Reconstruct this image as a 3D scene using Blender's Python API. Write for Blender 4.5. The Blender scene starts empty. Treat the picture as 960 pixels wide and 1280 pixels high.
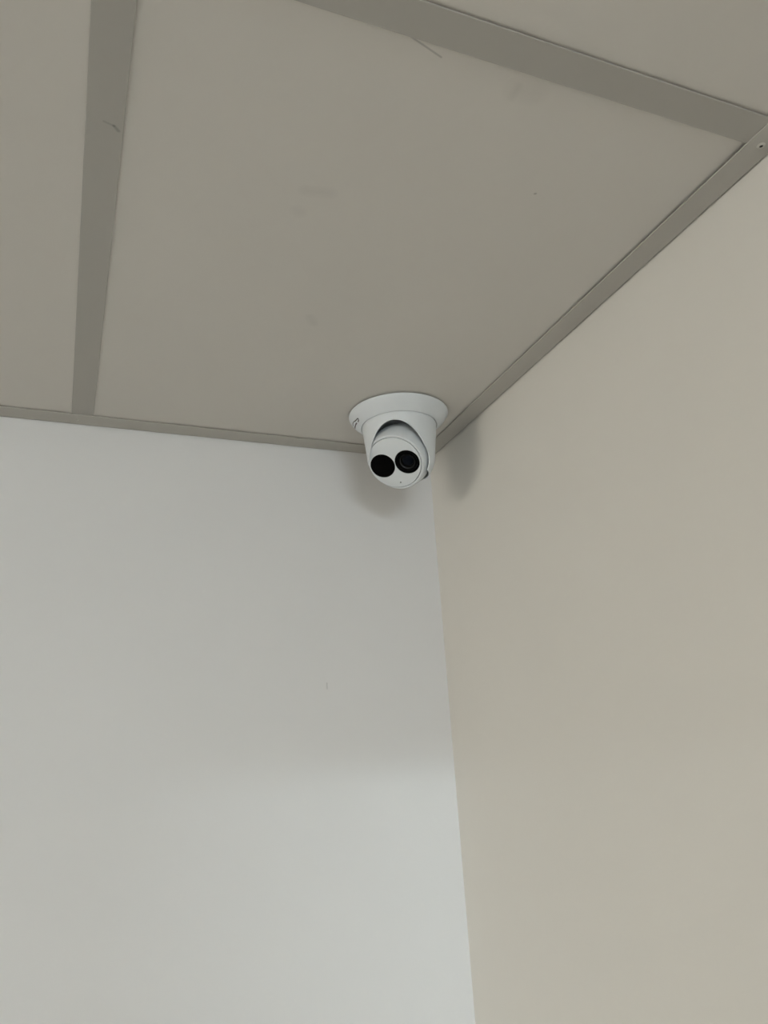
import bpy, bmesh, math
from mathutils import Vector, Matrix

S = bpy.context.scene
COL = S.collection
PI = math.pi

# ------------------------------------------------------------------ camera
# world: room corner on the z axis, ceiling grid plane z = 0, left wall y = 0, right wall x = 0
cam_data = bpy.data.cameras.new('camera')
cam = bpy.data.objects.new('camera', cam_data)
COL.objects.link(cam)
Rv = Vector((0.9281995, -0.36770393, -0.05691662))
Uv = Vector((-0.06880126, -0.31994177, 0.94493579))
Fv = Vector((0.3656666, 0.873173, 0.32226828))
m = Matrix((Rv, Uv, -Fv)).transposed().to_4x4()
m.translation = (-0.459612684, -0.920748511, -0.422772011)
cam.matrix_world = m
cam_data.sensor_fit = 'VERTICAL'
cam_data.sensor_height = 24.0
cam_data.lens = 980.960361 / 1280 * 24.0
cam_data.clip_start = 0.01
S.camera = cam

# ------------------------------------------------------------------ world, exposure
w = bpy.data.worlds.new('world')
S.world = w
w.use_nodes = True
w.node_tree.nodes['Background'].inputs[0].default_value = (0.75, 0.78, 0.8, 1)
w.node_tree.nodes['Background'].inputs[1].default_value = 0.3
S.view_settings.view_transform = 'Standard'
S.view_settings.look = 'None'
S.view_settings.gamma = 1
S.view_settings.use_curve_mapping = False
S.view_settings.exposure = 0.0
COOL = (0.85, 0.945, 1.0)
WARM = (1.0, 0.955, 0.86)
# flat opal globe lamps of the room: centre x, y, radius, half height, colour, strength
LAMPS = [(-4.30, -0.98, 0.40, 0.17, WARM, 17.9),
         (-4.30, -1.80, 0.40, 0.17, WARM, 17.9),  # source split into a pair, added to soften the shadow on the right wall
         (-0.62, -3.20, 0.38, 0.15, COOL, 21.0)]
# added unseen strip light for the brighter band low on the left wall
nl = bpy.data.lights.new('added_band_light', 'AREA')
nl.shape = 'RECTANGLE'
nl.size, nl.size_y = 0.3, 0.03
nl.energy = 88.0
nl.color = (0.80, 0.94, 1.0)
no = bpy.data.objects.new('added_band_light', nl)
COL.objects.link(no)
no.location = (-0.70, -7.0, -0.41)
no.rotation_euler = (Vector((0.0, 0.0, -0.5)) - no.location).to_track_quat('-Z', 'Y').to_euler()

# ------------------------------------------------------------------ materials
def material(name, color, rough=0.5, bump=0.0, bump_scale=300.0, mottle=0.0, metallic=0.0,
             spec=0.5, coat=0.0, marks=()):
    """marks: (point a, point b, half width, darkness) - worn lines and spots with a shape of their own"""
    mt = bpy.data.materials.new(name)
    mt.use_nodes = True
    nt = mt.node_tree
    N, Lk = nt.nodes, nt.links
    b = N['Principled BSDF']
    b.inputs['Base Color'].default_value = (*color, 1)
    b.inputs['Roughness'].default_value = rough
    b.inputs['Metallic'].default_value = metallic
    b.inputs['Specular IOR Level'].default_value = spec
    b.inputs['Coat Weight'].default_value = coat
    b.inputs['Coat Roughness'].default_value = 0.03
    geo = N.new('ShaderNodeNewGeometry')
    def val(op, a, c=None):
        n = N.new('ShaderNodeMath'); n.operation = op
        for i, x in enumerate((a, c)):
            if x is None: continue
            if isinstance(x, (int, float)): n.inputs[i].default_value = x
            else: Lk.new(x, n.inputs[i])
        return n.outputs[0]
    def vec(op, a, c=None, out=0):
        n = N.new('ShaderNodeVectorMath'); n.operation = op
        for i, x in enumerate((a, c)):
            if x is None: continue
            if isinstance(x, (tuple, Vector)): n.inputs[i].default_value = x
            else: Lk.new(x, n.inputs[i])
        return n.outputs[out]
    col = None
    if mottle > 0:
        nz = N.new('ShaderNodeTexNoise')
        nz.inputs['Scale'].default_value = 7.0
        nz.inputs['Detail'].default_value = 5.0
        Lk.new(geo.outputs['Position'], nz.inputs['Vector'])
        mp = N.new('ShaderNodeMapRange')
        mp.inputs['From Min'].default_value = 0.3
        mp.inputs['From Max'].default_value = 0.7
        mp.inputs['To Min'].default_value = 1 - mottle
        mp.inputs['To Max'].default_value = 1 + mottle
        Lk.new(nz.outputs[0], mp.inputs['Value'])
        col = vec('MULTIPLY', (*color,), mp.outputs[0])
    if marks:
        tot = None
        for (a, c, hw, dark) in marks:
            a, c = Vector(a), Vector(c)
            ab = c - a
            l2 = max(ab.length_squared, 1e-10)
            pa = vec('SUBTRACT', geo.outputs['Position'], a)
            t = val('DIVIDE', vec('DOT_PRODUCT', pa, ab, 1), l2)
            t = val('MINIMUM', val('MAXIMUM', t, 0.0), 1.0)
            sc = N.new('ShaderNodeVectorMath'); sc.operation = 'SCALE'
            sc.inputs[0].default_value = ab
            Lk.new(t, sc.inputs['Scale'])
            d = vec('LENGTH', vec('SUBTRACT', pa, sc.outputs[0]), None, 1)
            g = val('MAXIMUM', val('SUBTRACT', 1.0, val('DIVIDE', d, hw)), 0.0)
            g = val('MULTIPLY', val('POWER', g, 0.7), dark)
            tot = g if tot is None else val('ADD', tot, g)
        fac = val('SUBTRACT', 1.0, val('MINIMUM', tot, 0.9))
        col = vec('MULTIPLY', col if col is not None else (*color,), fac)
    if col is not None:
        Lk.new(col, b.inputs['Base Color'])
    if bump > 0:
        nz2 = N.new('ShaderNodeTexNoise')
        nz2.inputs['Scale'].default_value = bump_scale
        nz2.inputs['Detail'].default_value = 3.0
        Lk.new(geo.outputs['Position'], nz2.inputs['Vector'])
        bp = N.new('ShaderNodeBump')
        bp.inputs['Strength'].default_value = bump
        bp.inputs['Distance'].default_value = 0.001
        Lk.new(nz2.outputs[0], bp.inputs['Height'])
        Lk.new(bp.outputs[0], b.inputs['Normal'])
    return mt

def lamp_material(name, color, strength):
    mt = bpy.data.materials.new(name)
    mt.use_nodes = True
    nt = mt.node_tree
    nt.nodes.clear()
    e = nt.nodes.new('ShaderNodeEmission')
    e.inputs[0].default_value = (*color, 1)
    e.inputs[1].default_value = strength
    o = nt.nodes.new('ShaderNodeOutputMaterial')
    nt.links.new(e.outputs[0], o.inputs[0])
    return mt

M_WALL_L = material('white_wall_paint', (0.805, 0.802, 0.797), 0.55, 0.06, 260, 0.006, spec=0.3,
                    marks=[((-0.1623, 0, -0.3085), (-0.1622, 0, -0.3150), 0.0012, 0.22)])
M_WALL_R = material('cream_wall_paint', (0.765, 0.742, 0.690), 0.55, 0.06, 260, 0.006, spec=0.3)
M_WALL_O = material('room_wall_paint', (0.66, 0.65, 0.63), 0.6, 0.05, 260)
M_FLOOR = material('vinyl_floor', (0.15, 0.143, 0.135), 0.45, 0.1, 90, 0.05)
M_SLAB = material('dark_plenum', (0.12, 0.12, 0.12), 0.9)
M_TILE = material('ceiling_tile_face', (0.725, 0.693, 0.643), 0.6, 0.04, 220, 0.008, spec=0.25, marks=[
    ((-0.2896, -0.6031, 0.0024), (-0.2664, -0.5962, 0.0024), 0.0009, 0.34),
    ((-0.2080, -0.5900, 0.0023), (-0.1960, -0.5910, 0.0023), 0.011, 0.06),
    ((-0.2080, -0.5840, 0.0023), (-0.2085, -0.5930, 0.0023), 0.004, 0.05),
    ((-0.1438, -0.5092, 0.0022), (-0.1433, -0.5094, 0.0022), 0.0014, 0.40),
    ((-0.3140, -0.4580, 0.0020), (-0.2960, -0.4610, 0.0021), 0.007, 0.06),
    ((-0.3150, -0.4350, 0.0020), (-0.3120, -0.4330, 0.0020), 0.007, 0.05),
    ((-0.2630, -0.2960, 0.0017), (-0.2560, -0.2860, 0.0017), 0.006, 0.07)])
M_TEE = material('painted_steel_grid', (0.475, 0.456, 0.418), 0.5, 0.02, 150, 0.008, spec=0.3, marks=[
    ((-0.4595, -0.4810, 0), (-0.4530, -0.4790, 0), 0.0012, 0.25),
    ((-0.4530, -0.4790, 0), (-0.4500, -0.4755, 0), 0.0016, 0.35)])
M_TRIM = material('painted_steel_wall_angle', (0.53, 0.508, 0.464), 0.5, 0.03, 300, 0.01, spec=0.3)
M_RIVET = material('rivet_paint', (0.60, 0.58, 0.53), 0.4)
M_DARK = material('rivet_hole', (0.015, 0.014, 0.012), 0.6)
M_SHELL = material('white_moulded_plastic', (0.79, 0.825, 0.85), 0.38, 0.03, 900, spec=0.45)
M_FACE = material('white_matt_plastic', (0.765, 0.80, 0.82), 0.42, 0.03, 900, spec=0.4)
M_BLACK = material('black_acrylic', (0.003, 0.003, 0.003), 0.10, spec=0.05)
M_LENSRING = material('black_lens_barrel', (0.002, 0.0022, 0.0022), 0.3, 0.0, spec=0.08)
M_GLASS = material('coated_lens_glass', (0.004, 0.006, 0.010), 0.06, spec=0.1)
M_RING = material('lens_ring_reflection', (0.03, 0.032, 0.033), 0.25, spec=0.3)  # ring tone raised to grey to stand in for the reflected arc
M_INK = material('dark_print', (0.035, 0.03, 0.03), 0.5)
M_INK2 = material('mauve_grey_print', (0.17, 0.14, 0.15), 0.5)
M_HOUSING = material('lamp_housing', (0.8, 0.8, 0.8), 0.4)

# ------------------------------------------------------------------ helpers
def link(name, bm, mat, parent=None, loc=None, rot=None, smooth=False):
    me = bpy.data.meshes.new(name)
    bm.normal_update()
    bm.to_mesh(me)
    bm.free()
    me.materials.append(mat)
    if smooth:
        for p in me.polygons:
            p.use_smooth = True
        try:
            me.set_sharp_from_angle(angle=math.radians(32))
        except Exception:
            pass
    o = bpy.data.objects.new(name, me)
    COL.objects.link(o)
    if parent is not None:
        o.parent = parent
    if rot is not None:
        mm = rot.to_4x4()
        mm.translation = loc or (0, 0, 0)
        o.matrix_local = mm
    elif loc is not None:
        o.location = loc
    return o

def add_box(bm, lo, hi):
    vs = [bm.verts.new((x, y, z)) for x in (lo[0], hi[0]) for y in (lo[1], hi[1]) for z in (lo[2], hi[2])]
    for f in ((0, 1, 3, 2), (4, 6, 7, 5), (0, 4, 5, 1), (2, 3, 7, 6), (0, 2, 6, 4), (1, 5, 7, 3)):
        bm.faces.new([vs[i] for i in f])
    return vs

def box_bm(lo, hi, bevel=0.0, seg=2):
    bm = bmesh.new()
    add_box(bm, lo, hi)
    bmesh.ops.recalc_face_normals(bm, faces=bm.faces)
    if bevel:
        bmesh.ops.bevel(bm, geom=list(bm.edges), offset=bevel, segments=seg, affect='EDGES', profile=0.5)
    return bm

def lathe_bm(profile, n=96, closed_ends=True):
    """profile of (r, z) from one pole to the other; r = 0 makes a pole"""
    bm = bmesh.new()
    rings = []
    for r, z in profile:
        if r < 1e-7:
            rings.append([bm.verts.new((0, 0, z))])
        else:
            rings.append([bm.verts.new((r * math.cos(2 * PI * k / n), r * math.sin(2 * PI * k / n), z)) for k in range(n)])
    for a, b in zip(rings, rings[1:]):
        for k in range(n):
            j = (k + 1) % n
            if len(a) == 1 and len(b) == 1: continue
            if len(a) == 1: bm.faces.new((a[0], b[j], b[k]))
            elif len(b) == 1: bm.faces.new((a[k], a[j], b[0]))
            else: bm.faces.new((a[k], a[j], b[j], b[k]))
    if closed_ends:
        for r in (rings[0], rings[-1]):
            if len(r) > 1: bm.faces.new(r)
    bmesh.ops.recalc_face_normals(bm, faces=bm.faces)
    return bm

def structure(name, bm, mat, parent=None):
    o = link(name, bm, mat, parent)
    if parent is None:
        o['kind'] = 'structure'
    return o

def thing(name, label, cat, loc=(0, 0, 0), group=None):
    o = bpy.data.objects.new(name, None)
    o.empty_display_size = 0.05
    COL.objects.link(o)
    o.location = loc
    o['label'] = label
    o['category'] = cat
    if group: o['group'] = group
    return o

# ------------------------------------------------------------------ room shell
RX, RY, FZ, TOP = -5.4, -4.2, -2.6, 0.16
structure('wall_left', box_bm((RX - 0.1, 0, FZ), (0.1, 0.1, TOP)), M_WALL_L)
structure('wall_right', box_bm((0, RY, FZ), (0.1, 0, TOP)), M_WALL_R)
bm = bmesh.new()
DX0, DX1, DH = -0.50, -0.35, -0.41            # tall narrow slit, added to shape the light band
add_box(bm, (RX, RY - 0.1, FZ), (DX0, RY, TOP))
add_box(bm, (DX1, RY - 0.1, FZ), (0.1, RY, TOP))
add_box(bm, (DX0, RY - 0.1, DH), (DX1, RY, TOP))
bmesh.ops.recalc_face_normals(bm, faces=bm.faces)
structure('wall_back', bm, M_WALL_O)
structure('wall_side', box_bm((RX - 0.1, RY - 0.1, FZ), (RX, 0, TOP)), M_WALL_O)
structure('floor', box_bm((RX - 0.1, RY - 0.1, FZ - 0.1), (0.1, 0.1, FZ)), M_FLOOR)
ceiling = structure('ceiling', box_bm((RX - 0.1, RY - 0.1, TOP), (0.1, 0.1, TOP + 0.1)), M_SLAB)

# wall angles: a 24 mm flange under the tiles, a leg up the wall, a hair of a gap to the wall
FT = 0.0007
GAP = 0.0016
def angle_bm(a, b, inner, width):
    """L section run from a to b along the wall; inner = unit vector into the room"""
    bm = bmesh.new()
    a, b, inner = Vector(a), Vector(b), Vector(inner)
    prof = [(GAP, 0.022), (GAP, -FT), (width - 0.0003, -FT), (width, -FT * 0.6), (width, 0.0002), (width - 0.0004, 0.0002),
            (GAP + FT, 0.0002), (GAP + FT, 0.022)]
    ra = [bm.verts.new(a + inner * p + Vector((0, 0, z))) for p, z in prof]
    rb = [bm.verts.new(b + inner * p + Vector((0, 0, z))) for p, z in prof]
    n = len(prof)
    for i in range(n):
        j = (i + 1) % n
        bm.faces.new((ra[i], ra[j], rb[j], rb[i]))
    bm.faces.new(ra); bm.faces.new(rb)
    bmesh.ops.recalc_face_normals(bm, faces=bm.faces)
    return bm
WL, WR = 0.0272, 0.0240
trim_l = structure('trim_1', angle_bm((RX, 0, 0), (-GAP, 0, 0), (0, -1, 0), WL), M_TRIM)
trim_r = structure('trim_2', angle_bm((0, RY, 0), (0, -GAP, 0), (-1, 0, 0), WR), M_TRIM)
trim_b = structure('trim_3', angle_bm((RX, RY, 0), (0, RY, 0), (0, 1, 0), WR), M_TRIM)
trim_s = structure('trim_4', angle_bm((RX, RY, 0), (RX, 0, 0), (1, 0, 0), WR), M_TRIM)

def rivet(parent, x, y, r):
    bm = lathe_bm([(0, 0.0003), (r, 0.0003), (r, -0.0003), (r * 0.85, -0.0007), (r * 0.45, -0.0009), (r * 0.40, -0.0004), (0, -0.0004)], 24)
    o = link('rivet', bm, M_RIVET, parent, (x, y, -FT), smooth=True)
    link('rivet_hole', lathe_bm([(0, -0.0003), (r * 0.42, -0.0003), (r * 0.42, -0.0006), (0, -0.0006)], 16), M_DARK, o)
rivet(trim_r, -0.0127, -0.607, 0.0031)
rivet(trim_l, -0.4641, -0.0136, 0.0012)

# grid tees: running to the left wall, and across from the right wall
TW = 0.024
TX0 = -0.44694                     # right edge of the first tee
TY0 = -0.60418                     # far edge of the first cross tee
xs = [TX0 - TW / 2 - 0.6 * k for k in range(9)]
ys = [TY0 - TW / 2 - 0.6 * k for k in range(6)]
def tee_bm(length, axis):
    h = TW / 2
    prof = [(-h, 0.0003), (-h, 0.0006), (-0.0009, 0.0006), (-0.0009, 0.030), (0.0009, 0.030), (0.0009, 0.0006),
            (h, 0.0006), (h, 0.0003), (h - 0.0004, 0.0), (-h + 0.0004, 0.0)]
    bm = bmesh.new()
    ra, rb = [], []
    for p, z in prof:
        if axis == 'y':
            ra.append(bm.verts.new((p, -length / 2, z))); rb.append(bm.verts.new((p, length / 2, z)))
        else:
            ra.append(bm.verts.new((-length / 2, p, z))); rb.append(bm.verts.new((length / 2, p, z)))
    n = len(prof)
    for i in range(n):
        j = (i + 1) % n
        bm.faces.new((ra[i], ra[j], rb[j], rb[i]))
    bm.faces.new(ra); bm.faces.new(rb)
    bmesh.ops.recalc_face_normals(bm, faces=bm.faces)
    return bm
TZ = 0.0003
long_len = -RY - 0.008
long0 = None
for x in xs:
    if x < RX + 0.03: continue
    if long0 is None:
        long0 = link('main_tee', tee_bm(long_len, 'y'), M_TEE, ceiling, (x, RY / 2, TZ))
    else:
        c = long0.copy(); COL.objects.link(c); c.location.x = x
# cross tees butt against the main tees
xe = [-0.004] + [x for x in xs if x > RX + 0.03] + [RX + 0.004]
cross0 = {}
for y in ys:
    if y < RY + 0.03: continue
    for i in range(len(xe) - 1):
        a = xe[i] - (0 if i == 0 else TW / 2 + 0.0002)
        b = xe[i + 1] + (0 if i == len(xe) - 2 else TW / 2 + 0.0002)
        L = round(a - b, 4)
        if L < 0.05: continue
        if L not in cross0:
            cross0[L] = link('cross_tee', tee_bm(L, 'x'), M_TEE, ceiling, ((a + b) / 2, y, TZ))
        else:
            c = cross0[L].copy(); COL.objects.link(c); c.location = ((a + b) / 2, y, TZ)

# ceiling tiles lying in the grid
ye = [-0.006] + [y for y in ys if y > RY + 0.03] + [RY + 0.006]
xe2 = [-0.006] + xe[1:-1] + [RX + 0.006]
tiles = {}
TILE_Z = 0.0011
for i in range(len(xe2) - 1):
    for j in range(len(ye) - 1):
        x1, x0 = xe2[i] - (0 if i == 0 else 0.003), xe2[i + 1] + 0.003
        y1, y0 = ye[j] - (0 if j == 0 else 0.003), ye[j + 1] + 0.003
        key = (round(x1 - x0, 3), round(y1 - y0, 3))
        if min(key) < 0.04: continue
        loc = ((x0 + x1) / 2, (y0 + y1) / 2, TILE_Z)
        if key not in tiles:
            hx, hy = (x1 - x0) / 2, (y1 - y0) / 2
            tiles[key] = link('ceiling_tile', box_bm((-hx, -hy, 0), (hx, hy, 0.009), 0.0006, 1), M_TILE, ceiling, loc)
            t = tiles[key]
        else:
            t = tiles[key].copy(); COL.objects.link(t); t.location = loc
        if i == 0 and j == 0:      # this one sits a little proud of the far end of the wall angle
            t.rotation_euler = (-0.0022, 0, 0)
            t.location.z = TILE_Z + 0.0006
        if i == 0 and j == 1:
            t.location.z = TILE_Z + 0.0012

# ------------------------------------------------------------------ the dome camera
BX, BY = -0.09814, -0.12174
root = thing('security_camera', 'white round turret security camera with two black windows, fixed to the ceiling in the corner',
             'security camera', (BX, BY, 0.0013))
D2R = math.radians

# mounting base: shallow flange that curves up to the turret
prof = [(0, 0.0), (0.0575, 0.0), (0.0575, -0.0019), (0.0608, -0.0019), (0.0610, -0.0022), (0.0610, -0.0029), (0.0606, -0.0036)]
FLANGE = [(0.0603, -0.0042), (0.0592, -0.0057), (0.0580, -0.0073), (0.0570, -0.0086), (0.0560, -0.0097), (0.0545, -0.0111),
          (0.0525, -0.0128), (0.0500, -0.0149), (0.0480, -0.0166)]
prof += FLANGE + [(0.0471, -0.0176), (0.0468, -0.0179), (0.0463, -0.0178), (0.0461, -0.0150), (0.040, -0.0150), (0, -0.0150)]
base = link('mounting_base', lathe_bm(prof, 128), M_SHELL, root, (0, 0, 0), smooth=True)

def flange_point(th, z, lift=0.00015):
    r = FLANGE[-1][0]
    for (r0, z0), (r1, z1) in zip(FLANGE, FLANGE[1:]):
        if z1 <= z <= z0:
            r = r0 + (r1 - r0) * (z0 - z) / (z0 - z1)
    r += lift
    return Vector((r * math.cos(D2R(th)), r * math.sin(D2R(th)), z - lift))
def stroke(bm, pts, wd):
    P = []
    for (t0, z0), (t1, z1) in zip(pts, pts[1:]):
        for k in range(6):
            f = k / 6
            P.append(flange_point(t0 + (t1 - t0) * f, z0 + (z1 - z0) * f))
    P.append(flange_point(*pts[-1]))
    prev = None
    for i, p in enumerate(P):
        d = (P[min(i + 1, len(P) - 1)] - P[max(i - 1, 0)]).normalized()
        nrm = Vector((p.x, p.y, -0.06)).normalized()
        s = d.cross(nrm).normalized() * wd / 2
        q = (bm.verts.new(p + s), bm.verts.new(p - s))
        if prev: bm.faces.new((prev[0], prev[1], q[1], q[0]))
        prev = q
bm = bmesh.new()
stroke(bm, [(150.7, -0.0090), (160.8, -0.0096), (164.8, -0.0101)], 0.0010)
stroke(bm, [(165.5, -0.0102), (171.6, -0.0115), (181.0, -0.0120)], 0.0011)
link('logo', bm, M_INK, base)
bm = bmesh.new()
stroke(bm, [(180.4, -0.0122), (178.4, -0.0133), (173.1, -0.0137)], 0.0014)
stroke(bm, [(169.4, -0.0131), (162.5, -0.0125), (155.0, -0.0118), (146.0, -0.0103)], 0.0016)
link('logo', bm, M_INK2, base)

# turret housing: tapered cup with a round bottom, cut away by a slanted plane in front
CZ, CR = -0.0555, 0.0412
prof = [(0.0446, -0.0151), (0.0452, -0.0156), (0.0455, -0.0182)]
for k in range(1, 13):
    t = k / 12
    prof.append((0.0455 + (CR - 0.0455) * t, -0.0182 + (CZ + 0.0182) * t))
for k in range(1, 25):
    a = PI / 2 * k / 24
    prof.append((CR * math.cos(a) if k < 24 else 0, CZ - CR * math.sin(a)))
bm = lathe_bm(prof, 160, closed_ends=False)
pn = Vector((-0.4485, -0.6856, -0.5733)).normalized()
bmesh.ops.bisect_plane(bm, geom=list(bm.verts) + list(bm.edges) + list(bm.faces), dist=1e-6,
                       plane_co=pn * 0.0521, plane_no=pn, clear_outer=True)
# the cup is open underneath, where the eyeball shows
bmesh.ops.bisect_plane(bm, geom=list(bm.verts) + list(bm.edges) + list(bm.faces), dist=1e-6,
                       plane_co=(0, 0, -0.0732), plane_no=Vector((0.26 * -0.9297, 0.26 * 0.3683, -1)).normalized(), clear_outer=True)
cup = link('turret_housing', bm, M_SHELL, root, (0, 0, 0), smooth=True)
so = cup.modifiers.new('shell', 'SOLIDIFY')
so.thickness = 0.0011
so.offset = -1.0
so.use_even_offset = True
bv = cup.modifiers.new('edge', 'BEVEL')
bv.width = 0.0004
bv.segments = 2
bv.limit_method = 'ANGLE'
bv.angle_limit = D2R(50)

# eyeball: ball with a flat front, turned down and to the left
un = Vector((0.7277, -0.6850, -0.0346)).normalized()
nn = Vector((-0.50346, -0.50012, -0.70456)).normalized()
nn = (nn - un * nn.dot(un)).normalized()
vu = nn.cross(un)                                    # towards the top of the face
ROT = Matrix((un, vu, nn)).transposed()
EB = Vector((-0.0020, 0.0028, -0.0539))
RB, RF, RN = 0.0392, 0.0356, 0.0485                  # a little longer towards the face
def cut(o, cutters):
    for cbm in cutters:
        me = bpy.data.meshes.new('cut')
        cbm.to_mesh(me); cbm.free()
        co = bpy.data.objects.new('cut', me)
        COL.objects.link(co)
        co.parent = o
        md = o.modifiers.new('cut', 'BOOLEAN')
        md.operation = 'DIFFERENCE'
        md.solver = 'EXACT'
        md.object = co
        dg = bpy.context.evaluated_depsgraph_get()
        new = bpy.data.meshes.new_from_object(o.evaluated_get(dg))
        o.modifiers.remove(md)
        o.data = new
        bpy.data.objects.remove(co)
    try:
        o.data.set_sharp_from_angle(angle=D2R(30))
    except Exception:
        pass
prof = [(0, -RB)]
amax = math.asin(RF / RB)
for k in range(1, 41):
    a = PI - (PI - amax) * k / 40
    prof.append((RB * math.sin(a), (RN if a < PI / 2 else RB) * math.cos(a)))
zf = RN * math.cos(amax)
prof += [(RF - 0.0004, zf + 0.0007), (RF - 0.0012, zf + 0.0010), (RF - 0.0024, zf + 0.0010), (RF - 0.0027, zf + 0.0006),
         (RF - 0.0028, zf - 0.0118), (0, zf - 0.0118)]   # the front is a pocket that takes the face plate
bm = lathe_bm(prof, 128)
for v in bm.verts:                                   # the part inside the cup keeps clear of its wall
    t = max(0.0, min(1.0, (v.co.z + 0.005) / (zf + 0.005)))
    p = ROT @ v.co + EB + Vector((0.0019, -0.0006, -0.0008)) * (1 - t)   # the ball sits a little off the face axis
    k = max(0.0, min(1.0, (p.dot(pn) - 0.0512) / 0.003))
    lim = 0.0396 + 0.0035 * k
    q = Vector((p.x, p.y, min(p.z - CZ, 0)))
    if q.length > lim:
        q2 = q * (lim / q.length)
        p = Vector((q2.x, q2.y, CZ + q2.z if p.z < CZ else p.z))
    v.co = ROT.transposed() @ (p - EB)
ball = link('eyeball', bm, M_FACE, root, EB, ROT, smooth=True)

FZ0 = zf + 0.0004
rp = RF - 0.0033
plate_prof = [(0, FZ0 - 0.0119), (rp, FZ0 - 0.0119), (rp, FZ0 + 0.0003), (rp - 0.0003, FZ0 + 0.0007), (rp - 0.0008, FZ0 + 0.0009), (0, FZ0 + 0.0009)]
plate = link('face_plate', lathe_bm(plate_prof, 96), M_FACE, ball, smooth=True)
ZP = FZ0 + 0.0009
WV, WU, WRAD = -0.0015, 0.01555, 0.0152
def cyl(cx, cy, r, z0, z1, n=64):
    b = lathe_bm([(0, z0), (r, z0), (r, z1), (0, z1)], n)
    bmesh.ops.translate(b, verts=b.verts, vec=(cx, cy, 0))
    return b
# pockets for the two windows and the microphone
cut(plate, [cyl(-WU, WV, WRAD, ZP - 0.0030, ZP + 0.01), cyl(WU, WV, WRAD, ZP - 0.0085, ZP + 0.01),
            cyl(0.0003, -0.0262, 0.0010, ZP - 0.003, ZP + 0.01, 20)])
# infrared window: flat black acrylic
r = WRAD - 0.0001
irw = link('infrared_window', lathe_bm([(0, -0.0022), (r, -0.0022), (r, -0.0004), (r - 0.0004, -0.0001), (0, -0.0001)], 64),
           M_BLACK, ball, (-WU, WV, ZP), smooth=True)
irw['label'] = 'flat solid black left window'
# lens: stepped barrel with a glass dome
lp = [(0, -0.0080), (r, -0.0080), (r, -0.0004), (r - 0.0004, -0.0001), (r - 0.0022, -0.0001), (r - 0.0030, -0.0010),
      (r - 0.0032, -0.0024), (r - 0.0050, -0.0026), (r - 0.0054, -0.0022), (r - 0.0062, -0.0022), (r - 0.0066, -0.0030), (r - 0.0086, -0.0036),
      (r - 0.0088, -0.0052), (r - 0.0108, -0.0056), (0, -0.0056)]
lensw = link('lens_window', lathe_bm(lp, 64), M_LENSRING, ball, (WU, WV, ZP), smooth=True)
lensw['label'] = 'black right window with lens rings inside'
link('lens_ring', lathe_bm([(r - 0.0055, -0.0020), (r - 0.0061, -0.0025), (r - 0.0066, -0.0025), (r - 0.0060, -0.0019)], 64, closed_ends=False),
     M_RING, ball, (WU, WV, ZP), smooth=True)
gp = []
for k in range(0, 10):
    a = 0.85 * k / 9
    gp.append((0.0082 * math.sin(a) / math.sin(0.85), -0.0044 + 0.0036 * (math.cos(a) - math.cos(0.85))))
gp += [(0.0082, -0.0052), (0, -0.0052)]
link('lens', lathe_bm(gp, 48), M_GLASS, ball, (WU, WV, ZP), smooth=True)
link('microphone_hole', lathe_bm([(0, -0.0028), (0.0009, -0.0028), (0.0009, -0.0008), (0, -0.0008)], 16), M_DARK, ball, (0.0003, -0.0262, ZP))

# ------------------------------------------------------------------ lamps on the ceiling behind the viewer
where = ['large white globe lamp on the ceiling, the nearer of two to the left wall',
         'large white globe lamp on the ceiling, the further of two from the left wall, added to soften the shadow',
         'smaller white globe lamp on the ceiling behind the viewer']
for i, (x, y, r, hh, c, st) in enumerate(LAMPS):
    t = thing('ceiling_light', where[i], 'ceiling light', (x, y, 0.0003))
    link('lamp_housing', lathe_bm([(0, 0), (r * 0.55, 0), (r * 0.55, -0.016), (r * 0.5, -0.022), (0, -0.022)], 48), M_HOUSING, t, smooth=True)
    pr = [(0, -0.022), (r * 0.48, -0.022)]
    zc = -0.022 - hh * math.cos(0.5)
    for k in range(24):
        a = 0.5 + (PI - 0.5) * k / 23
        pr.append((r * math.sin(a) if k < 23 else 0, zc + hh * math.cos(a)))
    link('globe', lathe_bm(pr, 48), lamp_material('lit_opal_glass', c, st), t, smooth=True)
